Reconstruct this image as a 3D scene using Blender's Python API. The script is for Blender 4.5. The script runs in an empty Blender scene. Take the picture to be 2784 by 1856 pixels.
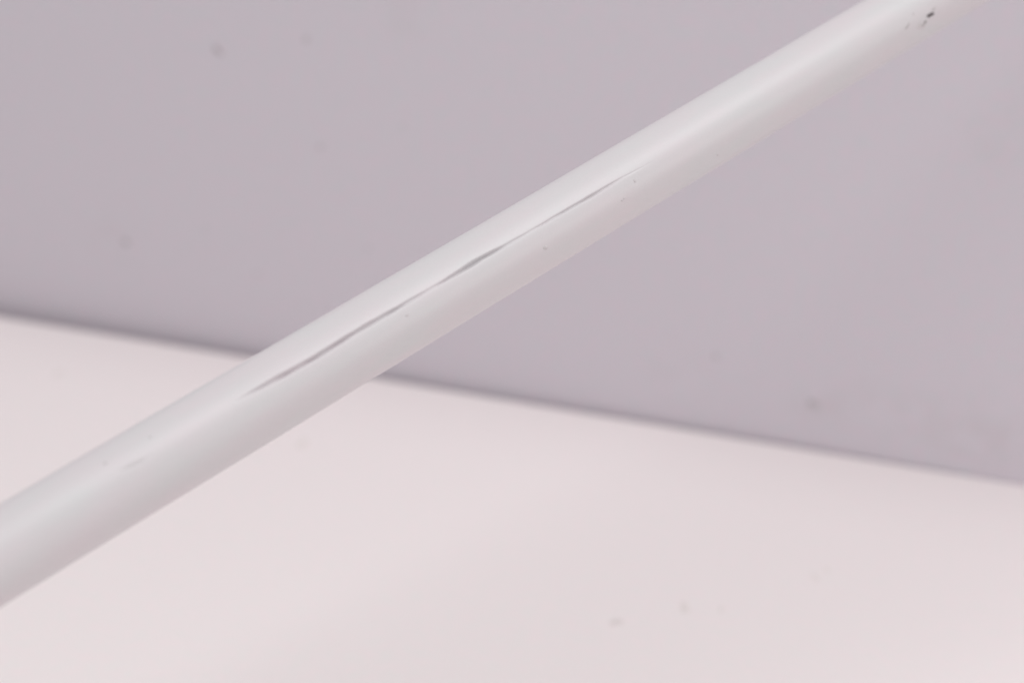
import bpy, bmesh, math, random
from mathutils import Vector, Matrix

random.seed(7)
scene = bpy.context.scene

# ------------------------------------------------------------------ camera
CAM = Vector((0.0, -0.75466, 0.38198))
PITCH, ROLL, YAW = math.radians(24.0), math.radians(4.0), math.radians(11.83)
cam_data = bpy.data.cameras.new('camera')
cam_data.lens = 50.0
cam_data.sensor_width = 36.0
cam_data.clip_start = 0.01
cam_data.clip_end = 50.0
cam_data.dof.use_dof = True
cam_data.dof.focus_distance = 0.474
cam_data.dof.aperture_fstop = 4.7
cam = bpy.data.objects.new('camera', cam_data)
CAM_ROT = (Matrix.Rotation(YAW, 3, 'Z') @ Matrix.Rotation(math.pi / 2 - PITCH, 3, 'X')
           @ Matrix.Rotation(ROLL, 3, 'Z'))
cam.matrix_world = Matrix.Translation(CAM) @ CAM_ROT.to_4x4()
scene.collection.objects.link(cam)
scene.camera = cam

# ------------------------------------------------------------------ light
world = bpy.data.worlds.new('World')
scene.world = world
world.use_nodes = True
bg = world.node_tree.nodes['Background']
bg.inputs['Color'].default_value = (1.0, 1.0, 1.0, 1)
bg.inputs['Strength'].default_value = 0.55


def area(name, loc, target, size, power, color):
    l = bpy.data.lights.new(name, 'AREA')
    l.shape = 'DISK'
    l.size = size
    l.energy = power
    l.color = color
    o = bpy.data.objects.new(name, l)
    o.location = loc
    o.rotation_euler = (Vector(target) - Vector(loc)).to_track_quat('-Z', 'Y').to_euler()
    scene.collection.objects.link(o)


# broad soft light overhead, in front of the wall
area('ceiling_lamp', (0.22, -0.58, 2.7), (0.10, -0.45, 0.0), 2.0, 34.5, (1.0, 1.0, 1.0))
# weaker warm fill added at the right, lifting rod underside and wall
area('right_fill', (1.35, -0.62, 0.32), (0.05, -0.20, 0.12), 0.7, 2.6, (1.0, 0.945, 0.93))

scene.view_settings.view_transform = 'Standard'
scene.view_settings.look = 'None'
scene.view_settings.gamma = 1.0
scene.view_settings.exposure = 0.0
scene.view_settings.use_curve_mapping = False
scene.render.engine = 'CYCLES'
scene.cycles.max_bounces = 12
scene.cycles.diffuse_bounces = 8

# ------------------------------------------------------------------ helpers
PX = 2784.0
FPX = PX * 50.0 / 36.0


def ray(x, y):
    """direction in the world through a pixel of the 2784 x 1856 photograph"""
    return (CAM_ROT @ Vector((x - PX / 2, 928.0 - y, -FPX))).normalized()


def link(name, mesh, mat, parent=None):
    o = bpy.data.objects.new(name, mesh)
    scene.collection.objects.link(o)
    mesh.materials.append(mat)
    if parent:
        o.parent = parent
    return o


def paint(name, colour, rough, mottle=0.03, scale=60.0, bump=0.02, bump_scale=900.0, stretch=None, coat=0.0):
    """painted surface: base colour with a faint uneven tint and fine relief"""
    m = bpy.data.materials.new(name)
    m.use_nodes = True
    nt = m.node_tree
    N, L = nt.nodes, nt.links
    b = N['Principled BSDF']
    tc = N.new('ShaderNodeTexCoord')
    vec = tc.outputs['Object']
    if stretch:
        mp = N.new('ShaderNodeMapping')
        mp.inputs['Scale'].default_value = stretch
        L.new(vec, mp.inputs['Vector'])
        vec = mp.outputs['Vector']
    n1 = N.new('ShaderNodeTexNoise')
    n1.inputs['Scale'].default_value = scale
    n1.inputs['Detail'].default_value = 5.0
    n1.inputs['Roughness'].default_value = 0.62
    L.new(vec, n1.inputs['Vector'])
    r = N.new('ShaderNodeValToRGB')
    c = colour
    k = mottle
    r.color_ramp.elements[0].position = 0.33
    r.color_ramp.elements[0].color = (c[0] * (1 - 1.5 * k), c[1] * (1 + 0.5 * k), c[2] * (1 + 0.1 * k), 1)
    r.color_ramp.elements[1].position = 0.67
    r.color_ramp.elements[1].color = (c[0] * (1 + 0.8 * k), c[1] * (1 - 0.5 * k), c[2] * (1 + 0.1 * k), 1)
    L.new(n1.outputs['Fac'], r.inputs['Fac'])
    # fine value grain
    n2 = N.new('ShaderNodeTexNoise')
    n2.inputs['Scale'].default_value = bump_scale
    n2.inputs['Detail'].default_value = 3.0
    L.new(tc.outputs['Object'], n2.inputs['Vector'])
    mr = N.new('ShaderNodeMapRange')
    mr.inputs['From Min'].default_value = 0.25
    mr.inputs['From Max'].default_value = 0.75
    mr.inputs['To Min'].default_value = 1.0 - 0.8 * k
    mr.inputs['To Max'].default_value = 1.0 + 0.8 * k
    L.new(n2.outputs['Fac'], mr.inputs['Value'])
    mx = N.new('ShaderNodeVectorMath')
    mx.operation = 'SCALE'
    L.new(r.outputs['Color'], mx.inputs[0])
    L.new(mr.outputs['Result'], mx.inputs['Scale'])
    L.new(mx.outputs['Vector'], b.inputs['Base Color'])
    b.inputs['Roughness'].default_value = rough
    if coat:
        b.inputs['Coat Weight'].default_value = coat
        b.inputs['Coat Roughness'].default_value = 0.25
    bp = N.new('ShaderNodeBump')
    bp.inputs['Strength'].default_value = bump
    bp.inputs['Distance'].default_value = 0.001
    L.new(n2.outputs['Fac'], bp.inputs['Height'])
    L.new(bp.outputs['Normal'], b.inputs['Normal'])
    return m


def flat(name, colour, rough=0.5):
    m = bpy.data.materials.new(name)
    m.use_nodes = True
    nt = m.node_tree
    b = nt.nodes['Principled BSDF']
    tc = nt.nodes.new('ShaderNodeTexCoord')
    n = nt.nodes.new('ShaderNodeTexNoise')
    n.inputs['Scale'].default_value = 1800.0
    r = nt.nodes.new('ShaderNodeValToRGB')
    r.color_ramp.elements[0].color = tuple(c * 0.75 for c in colour) + (1,)
    r.color_ramp.elements[1].color = tuple(min(1, c * 1.2) for c in colour) + (1,)
    nt.links.new(tc.outputs['Object'], n.inputs['Vector'])
    nt.links.new(n.outputs['Fac'], r.inputs['Fac'])
    nt.links.new(r.outputs['Color'], b.inputs['Base Color'])
    b.inputs['Roughness'].default_value = rough
    return m


WALL_C = (0.665, 0.610, 0.662)
LEDGE_C = (0.845, 0.772, 0.770)
ROD_C = (0.682, 0.640, 0.656)
M_wall = paint('lavender_wall_paint', WALL_C, 0.75, mottle=0.030, scale=150.0, bump=0.03, bump_scale=500.0)
M_ledge = paint('pinkish_white_ledge_paint', LEDGE_C, 0.7, mottle=0.014, scale=150.0, bump=0.02, bump_scale=500.0)
M_rod = paint('white_rod_paint', ROD_C, 0.42, mottle=0.02, scale=95.0, bump=0.02, bump_scale=1500.0,
              stretch=(1.0, 1.0, 0.35))
M_chip = flat('dark_chip', (0.075, 0.062, 0.062))
M_smudge = flat('grey_smudge', (0.30, 0.275, 0.275))
M_rod_speck = flat('rod_speck', (0.625, 0.583, 0.595))
M_rod_speck_faint = flat('rod_speck_faint', (0.65, 0.61, 0.622))
M_smudge_light = flat('pale_smudge', (0.52, 0.485, 0.49))
M_speck_wall = flat('wall_speck_grime', (0.44, 0.405, 0.435))
M_speck_wall_light = flat('wall_speck_faint', (0.55, 0.505, 0.54))
M_speck_ledge = flat('ledge_speck_grime', (0.745, 0.675, 0.668))
M_speck_ledge_light = flat('ledge_speck_faint', (0.79, 0.725, 0.71))


def box_mesh(name, x0, x1, y0, y1, z0, z1, bevel):
    bm = bmesh.new()
    v = [bm.verts.new((x, y, z)) for x in (x0, x1) for y in (y0, y1) for z in (z0, z1)]
    for f in ((0, 1, 3, 2), (4, 6, 7, 5), (0, 4, 5, 1), (2, 3, 7, 6), (0, 2, 6, 4), (1, 5, 7, 3)):
        bm.faces.new([v[i] for i in f])
    bmesh.ops.recalc_face_normals(bm, faces=bm.faces)
    bmesh.ops.bevel(bm, geom=list(bm.edges), offset=bevel, segments=4, profile=0.5, affect='EDGES')
    me = bpy.data.meshes.new(name)
    bm.to_mesh(me)
    bm.free()
    for p in me.polygons:
        p.use_smooth = True
    return me




def add_stains(m, centres, colour, amount):
    """broad faint stains on a wall, each with an uneven outline, in object space"""
    nt = m.node_tree
    N, L = nt.nodes, nt.links
    b = N['Principled BSDF']
    src = b.inputs['Base Color'].links[0].from_socket
    tc = N.new('ShaderNodeTexCoord')
    nz = N.new('ShaderNodeTexNoise')
    nz.inputs['Scale'].default_value = 55.0
    nz.inputs['Detail'].default_value = 4.0
    L.new(tc.outputs['Object'], nz.inputs['Vector'])
    for (p, rad, k) in centres:
        d = N.new('ShaderNodeVectorMath')
        d.operation = 'DISTANCE'
        d.inputs[1].default_value = p
        L.new(tc.outputs['Object'], d.inputs[0])
        mr = N.new('ShaderNodeMapRange')
        mr.interpolation_type = 'SMOOTHSTEP'
        mr.inputs['From Min'].default_value = 0.0
        mr.inputs['From Max'].default_value = rad
        mr.inputs['To Min'].default_value = 1.0
        mr.inputs['To Max'].default_value = 0.0
        L.new(d.outputs['Value'], mr.inputs['Value'])
        n2 = N.new('ShaderNodeMapRange')
        n2.inputs['From Min'].default_value = 0.38
        n2.inputs['From Max'].default_value = 0.68
        n2.inputs['To Max'].default_value = amount * k
        L.new(nz.outputs['Fac'], n2.inputs['Value'])
        mu = N.new('ShaderNodeMath')
        mu.operation = 'MULTIPLY'
        L.new(mr.outputs['Result'], mu.inputs[0])
        L.new(n2.outputs['Result'], mu.inputs[1])
        mx = N.new('ShaderNodeMix')
        mx.data_type = 'RGBA'
        L.new(mu.outputs['Value'], mx.inputs['Factor'])
        L.new(src, mx.inputs[6])
        mx.inputs[7].default_value = colour + (1,)
        src = mx.outputs[2]
    L.new(src, b.inputs['Base Color'])


# ------------------------------------------------------------------ ledge and wall
ledge = link('ledge', box_mesh('ledge', -1.3, 0.9, -1.15, 0.0, -0.25, 0.0, 0.0012), M_ledge)
ledge['kind'] = 'structure'
ledge['label'] = 'pinkish white horizontal surface below the rod'

GAP_L, GAP_R = 0.0105, 0.0003          # open joint behind the ledge: wider at the left
XL, XR = -0.50, 0.1425
WROT = -math.atan2(GAP_L - GAP_R, XR - XL)
wall = link('wall', box_mesh('wall', -0.9, 1.4, 0.0, 0.06, -0.25, 0.50, 0.001), M_wall)
wall.rotation_euler = (0, 0, WROT)
wall.location = (XL, GAP_L, 0)
wall['kind'] = 'structure'
wall['label'] = 'lavender grey wall standing behind the white rod'
WN = Matrix.Rotation(WROT, 3, 'Z') @ Vector((0, -1, 0))
WP = Vector((XL, GAP_L, 0))


def on_wall(x, y):
    d = ray(x, y)
    return CAM + d * ((WP - CAM).dot(WN) / d.dot(WN))


def on_ledge(x, y):
    d = ray(x, y)
    return CAM + d * (-CAM.z / d.z)


def speck(owner, p, u, v, n, rx, ry, ang, mat):
    """a low irregular fleck of dirt on a flat surface"""
    K = 14
    bm = bmesh.new()
    ph = [random.uniform(0, 6.28) for _ in range(3)]
    rad = [1 + 0.16 * math.sin(2 * a + ph[0]) + 0.12 * math.sin(3 * a + ph[1]) + 0.08 * math.sin(5 * a + ph[2])
           for a in (2 * math.pi * i / K for i in range(K))]
    ca, sa = math.cos(ang), math.sin(ang)

    def ring(s, h):
        out = []
        for i in range(K):
            a = 2 * math.pi * i / K
            x, y = rx * rad[i] * s * math.cos(a), ry * rad[i] * s * math.sin(a)
            q = u * (x * ca - y * sa) + v * (x * sa + y * ca) + n * h
            out.append(bm.verts.new(q))
        return out
    a, b = ring(1.0, -0.0001), ring(0.72, 0.00014)
    c = bm.verts.new(n * 0.0002)
    for i in range(K):
        j = (i + 1) % K
        bm.faces.new((a[i], a[j], b[j], b[i]))
        bm.faces.new((b[i], b[j], c))
    bmesh.ops.recalc_face_normals(bm, faces=bm.faces)
    me = bpy.data.meshes.new('speck')
    bm.to_mesh(me)
    bm.free()
    o = link('speck', me, mat)
    for f in me.polygons:
        f.use_smooth = True
    o.parent = owner
    o.matrix_parent_inverse = Matrix.Identity(4)
    inv = owner.matrix_basis.inverted()
    o.matrix_basis = inv @ Matrix.Translation(p)
    return o


bpy.context.view_layer.update()
WU = Matrix.Rotation(WROT, 3, 'Z') @ Vector((1, 0, 0))
S = 0.00023                            # metres per photo pixel on the wall
for x, y, rx, ry, ang, mat in (
        (591, 138, 15, 9, -0.7, M_speck_wall), (834, 107, 10, 8, 0.5, M_speck_wall_light),
        (870, 400, 9, 8, 0.0, M_speck_wall_light), (342, 659, 10, 9, 0.2, M_speck_wall),
        (2212, 1099, 17, 12, 0.3, M_speck_wall_light), (2205, 1092, 7, 6, 0.3, M_speck_wall), (1946, 968, 9, 9, 0.0, M_speck_wall_light),
        (557, 623, 6, 6, 0.0, M_speck_wall_light), (1000, 676, 6, 5, 0.0, M_speck_wall_light),
        (700, 745, 6, 6, 0.0, M_speck_wall_light), (1096, 345, 5, 5, 0.0, M_speck_wall_light)):
    speck(wall, on_wall(x, y), WU, Vector((0, 0, 1)), WN, rx * S, ry * S, ang, mat)
for x, y, rx, ry, ang, mat in (
        (1676, 1690, 14, 15, -0.6, M_speck_ledge), (1862, 1651, 16, 18, 0.2, M_speck_ledge_light),
        (1858, 1649, 7, 8, 0.2, M_speck_ledge),
        (1961, 1655, 9, 10, 0.0, M_speck_ledge_light), (2217, 1568, 11, 12, 0.5, M_speck_ledge_light),
        (2248, 1547, 8, 9, 0.4, M_speck_ledge_light), (821, 1206, 14, 22, 0.0, M_speck_ledge_light),
        (160, 1015, 11, 18, 0.0, M_speck_ledge_light)):
    p = on_ledge(x, y)
    k = (p - CAM).length / FPX
    speck(ledge, p, Vector((1, 0, 0)), Vector((0, 1, 0)), Vector((0, 0, 1)), rx * k, ry * k * 1.6, ang, mat)

WINV = wall.matrix_basis.inverted()
add_stains(M_wall, [(tuple(WINV @ on_wall(x, y)), rad, k) for x, y, rad, k in (
    (2215, 1100, 0.022, 1.2), (2330, 1110, 0.030, 0.8), (2460, 1140, 0.030, 1.0), (2620, 1175, 0.036, 1.2), (2740, 1200, 0.03, 0.8),
    (1110, 55, 0.024, 0.7), (1850, 1020, 0.030, 0.6), (2700, 380, 0.03, 0.5), (300, 640, 0.03, 0.5))],
    (0.50, 0.44, 0.45), 0.22)

# ------------------------------------------------------------------ the rod
RAD = 0.0125
AXP = Vector((-0.21368, -0.46383, 0.15101))
AXD = Vector((0.60931, 0.71685, 0.33892)).normalized()
# foot on the ledge, head against the wall
perp_foot = math.sqrt(1 - AXD.z ** 2) * RAD
S_FOOT = (perp_foot - AXP.z) / AXD.z
FOOT = AXP + AXD * S_FOOT
hn = AXD.dot(WN)
S_HEAD = ((WP - AXP).dot(WN) + math.sqrt(1 - hn ** 2) * RAD) / hn
LEN = S_HEAD - S_FOOT

# local frame: Z along the rod, X towards the camera, Y towards the upper outline
toc = (CAM - AXP)
EX = (toc - AXD * toc.dot(AXD)).normalized()
EY = AXD.cross(EX)
if EY.z < 0:
    EY = -EY
BASIS = Matrix((EX, EY, AXD)).transposed()
flip = BASIS.determinant() < 0


def on_rod(x, y):
    """photo pixel -> (distance along the rod, angle round it)"""
    d = ray(x, y)
    o = CAM - FOOT
    ox, oy = o.dot(EX), o.dot(EY)
    dx, dy = d.dot(EX), d.dot(EY)
    a, b, c = dx * dx + dy * dy, 2 * (ox * dx + oy * dy), ox * ox + oy * oy - RAD * RAD
    disc = b * b - 4 * a * c
    t = (-b - math.sqrt(max(disc, 0))) / (2 * a)
    q = o + d * t
    return q.dot(AXD), math.atan2(q.dot(EY), q.dot(EX))


def interp(pts, s):
    if s <= pts[0][0]:
        return pts[0][1:]
    for p, q in zip(pts, pts[1:]):
        if s <= q[0]:
            f = (s - p[0]) / (q[0] - p[0])
            return tuple(a + (b - a) * f for a, b in zip(p[1:], q[1:]))
    return pts[-1][1:]


# the long split along the rod: photo x, y, width in px, depth factor
SPLIT = [(640, 1090, 5, 0.0), (668, 1075, 6, 0.12), (700, 1057, 8, 0.45), (756, 1029, 11, 1.0), (868, 969, 10, 0.85),
         (957, 906, 10, 0.95), (1046, 857, 9, 0.75), (1113, 817, 8, 0.45), (1180, 780, 6, 0.22), (1234, 746, 8, 0.75),
         (1279, 717, 11, 1.0), (1323, 690, 10, 1.0), (1359, 674, 7, 0.5), (1426, 637, 6, 0.20), (1475, 609, 6, 0.22),
         (1515, 584, 6, 0.40), (1572, 552, 7, 0.55), (1610, 531, 7, 0.6), (1652, 504, 6, 0.32), (1687, 483, 5, 0.18),
         (1725, 466, 4, 0.06), (1790, 430, 4, 0.0)]
DENT = [(318, 1280, 6, 0.0), (340, 1270, 8, 0.25), (370, 1257, 8, 0.35), (393, 1247, 6, 0.2), (420, 1233, 6, 0.0)]


def track(raw):
    out = []
    (xa, ya), (xb, yb) = raw[0][:2], raw[-1][:2]
    for x, y, w, dep in raw:
        y = 0.6 * y + 0.4 * (ya + (yb - ya) * (x - xa) / (xb - xa))
        s, th = on_rod(x, y)
        p = FOOT + AXD * s
        m_per_px = (p - CAM).length / FPX
        out.append((s, th, 0.46 * w * m_per_px / RAD, dep))
    return out




def smooth(g, half=0.0035, step=0.0012):
    out, s = [], g[0][0]
    while s < g[-1][0]:
        acc = [interp(g, s + half * k / 4) for k in range(-4, 5)]
        out.append((s,) + tuple(sum(a[i] for a in acc) / 9 for i in range(3)))
        s += step
    out.append(g[-1])
    return out


split, dent = smooth(track(SPLIT)), smooth(track(DENT))
GROOVE_DEPTH = 0.0018


def radius(s, th):
    r = RAD
    # a little squared in section: flats above and below a soft ridge along the middle
    q = min(1.0, max(0.0, (s - 0.44) / 0.12))
    r += 0.00042 * (0.25 + 0.75 * q * q * (3 - 2 * q)) * (math.cos(4 * th) - 1.0)
    # hand-made unevenness, a few hundredths of a millimetre
    r += 0.00004 * math.sin(23 * s + 2 * th) + 0.00003 * math.sin(61 * s - th)
    for g, dmax in ((split, GROOVE_DEPTH), (dent, 0.0005)):
        if g[0][0] < s < g[-1][0]:
            c, w, dep = interp(g, s)
            c += 0.05 * w * (math.sin(310 * s) + 0.5 * math.sin(870 * s + 1.3))
            dep *= 0.84 + 0.16 * math.sin(205 * s + 0.6) * math.sin(430 * s)
            w *= 1.0 + 0.12 * math.sin(560 * s + 2.0) * math.sin(210 * s)
            u = (th - c) / max(w, 1e-4)
            if abs(u) < 14:
                r -= dmax * dep * math.exp(-abs(u) ** 2.6 * 0.7)
                # upper lip stands proud, lower side is pushed in
                lip = (1 / (1 + math.exp(-u * 3)) - 0.40) * math.exp(-(u / 5.0) ** 2)
                r += 0.00016 * min(1, dep * 1.5) * lip
    return r


# rows along the rod and angles round it, denser where the split runs
s_lo, s_hi = min(split[0][0], dent[0][0]) - 0.004, split[-1][0] + 0.004
rows = []
s = 0.0
while s < LEN:
    rows.append(s)
    s += 0.0005 if s_lo <= s <= s_hi else 0.008
rows.append(LEN)
t_lo = min(p[1] for p in split + dent) - math.radians(9)
t_hi = max(p[1] for p in split + dent) + math.radians(9)
angs = []
a = t_lo
while a < t_hi:
    angs.append(a)
    a += math.radians(0.4)
span = 2 * math.pi - (t_hi - t_lo)
nrest = 110
angs += [t_hi + span * i / nrest for i in range(nrest)]
verts, faces = [], []
nA = len(angs)
for s in rows:
    for th in angs:
        r = radius(s, th)
        verts.append((r * math.cos(th), r * math.sin(th), s))
for i in range(len(rows) - 1):
    for j in range(nA):
        k = (j + 1) % nA
        f = (i * nA + j, i * nA + k, (i + 1) * nA + k, (i + 1) * nA + j)
        faces.append(f[::-1] if flip else f)

rod = bpy.data.objects.new('rod', None)
rod.empty_display_size = 0.03
scene.collection.objects.link(rod)
if flip:
    # keep a right-handed frame: mirror the local Y axis instead of the object
    BASIS = Matrix((EX, -EY, AXD)).transposed()
    verts = [(x, -y, z) for x, y, z in verts]
    faces = [f for f in faces]
rod.matrix_world = Matrix.Translation(FOOT) @ BASIS.to_4x4()
rod['label'] = 'white painted rod with a long dark split, leaning diagonally across the picture'
rod['category'] = 'rod'

me = bpy.data.meshes.new('shaft')
me.from_pydata(verts, [], faces)
bm = bmesh.new()
bm.from_mesh(me)
bmesh.ops.recalc_face_normals(bm, faces=bm.faces)
bm.to_mesh(me)
bm.free()
for p in me.polygons:
    p.use_smooth = True
shaft = link('shaft', me, M_rod, rod)
shaft['label'] = 'white shaft with a thin dark split along its middle'
YS = -1.0 if flip else 1.0


def end_cap(z, sign):
    K, prof = 64, [(1.0, 0.0), (0.985, 0.0), (0.96, 0.12), (0.85, 0.2), (0.5, 0.24)]
    bm = bmesh.new()
    rings = [[bm.verts.new((RAD * q * math.cos(2 * math.pi * i / K), RAD * q * math.sin(2 * math.pi * i / K),
                            sign * h * RAD)) for i in range(K)] for q, h in prof[1:]]
    c = bm.verts.new((0, 0, sign * 0.25 * RAD))
    for A, B in zip(rings, rings[1:]):
        for i in range(K):
            bm.faces.new((A[i], A[(i + 1) % K], B[(i + 1) % K], B[i]))
    for i in range(K):
        bm.faces.new((rings[-1][i], rings[-1][(i + 1) % K], c))
    bmesh.ops.recalc_face_normals(bm, faces=bm.faces)
    me = bpy.data.meshes.new('end_cap')
    bm.to_mesh(me)
    bm.free()
    for p in me.polygons:
        p.use_smooth = True
    o = link('end_cap', me, M_rod, rod)
    o.location = (0, 0, z)


end_cap(0.0002, -1)
end_cap(LEN - 0.0002, 1)


def mark(name, pts, mat, h=0.00012):
    """a fleck on the rod drawn by its outline in the photograph, lying on the round surface"""
    P = [on_rod(x, y) for x, y in pts]
    cs, ct = sum(p[0] for p in P) / len(P), sum(p[1] for p in P) / len(P)
    bm = bmesh.new()

    def vert(s, th, e):
        r = radius(s, th) + e
        return bm.verts.new((r * math.cos(th), YS * r * math.sin(th), s))
    # refine the outline
    Q = []
    for i, p in enumerate(P):
        q = P[(i + 1) % len(P)]
        for f in (0.0, 0.5):
            j = 0.06 if f else 0.0
            Q.append((p[0] + (q[0] - p[0]) * f + random.uniform(-j, j) * abs(q[0] - p[0]),
                      p[1] + (q[1] - p[1]) * f + random.uniform(-j, j) * abs(q[1] - p[1])))
    a = [vert(s, t, -0.00008) for s, t in Q]
    b = [vert(cs + (s - cs) * 0.88, ct + (t - ct) * 0.88, h) for s, t in Q]
    c = vert(cs, ct, h * 1.2)
    n = len(Q)
    for i in range(n):
        j = (i + 1) % n
        bm.faces.new((a[i], a[j], b[j], b[i]))
        bm.faces.new((b[i], b[j], c))
    bmesh.ops.recalc_face_normals(bm, faces=bm.faces)
    me = bpy.data.meshes.new(name)
    bm.to_mesh(me)
    bm.free()
    for f in me.polygons:
        f.use_smooth = True
    return link(name, me, mat, rod)


o = mark('paint_chip', [(2521, 44), (2527, 39), (2536, 34), (2544, 35), (2544, 39), (2537, 45), (2531, 47), (2528, 51), (2525, 48)], M_chip)
o['label'] = 'dark paint chip near the upper end'
mark('smudge', [(2517, 62), (2520, 57), (2524, 58), (2523, 63), (2520, 67), (2517, 66)], M_smudge)
mark('smudge', [(2510, 68), (2515, 65), (2521, 70), (2517, 76), (2511, 74)], M_smudge_light, 0.00005)
mark('smudge', [(2462, 81), (2468, 70), (2473, 60), (2476, 62), (2473, 72), (2467, 82)], M_smudge_light, 0.00005)
mark('smudge', [(2482, 37), (2486, 36), (2486, 40), (2483, 41)], M_smudge_light, 0.00005)
mark('smudge', [(2535, 28), (2544, 18), (2547, 20), (2541, 30)], M_smudge_light, 0.00005)

mark('smudge', [(2500, 62), (2508, 54), (2516, 62), (2514, 72), (2520, 80), (2508, 84), (2496, 78)], M_rod_speck_faint, 0.00004)
mark('smudge', [(322, 1281), (350, 1263), (378, 1249), (408, 1238), (384, 1254), (356, 1269)], M_rod_speck_faint, 0.00004)


def dot(x, y, rx, ry, ang, mat):
    ca, sa = math.cos(ang), math.sin(ang)
    pts = []
    for i in range(8):
        a = i * math.pi / 4
        q = random.uniform(0.8, 1.15)
        u, v = rx * q * math.cos(a), ry * q * math.sin(a)
        pts.append((x + u * ca - v * sa, y + u * sa + v * ca))
    mark('speck', pts, mat, 0.00005)


dot(287, 1257, 7, 4, -0.4, M_rod_speck)
dot(409, 1186, 6, 5, 0.0, M_rod_speck_faint)
dot(1107, 857, 6, 3, -0.2, M_rod_speck)
dot(1486, 674, 10, 8, -0.3, M_rod_speck_faint)
dot(1725, 492, 3, 5.5, -0.3, M_rod_speck)
dot(1693, 546, 4, 3, -0.3, M_rod_speck)
dot(1699, 540, 2.5, 4, 0.5, M_rod_speck)
dot(1955, 425, 3, 3.5, 0, M_rod_speck)
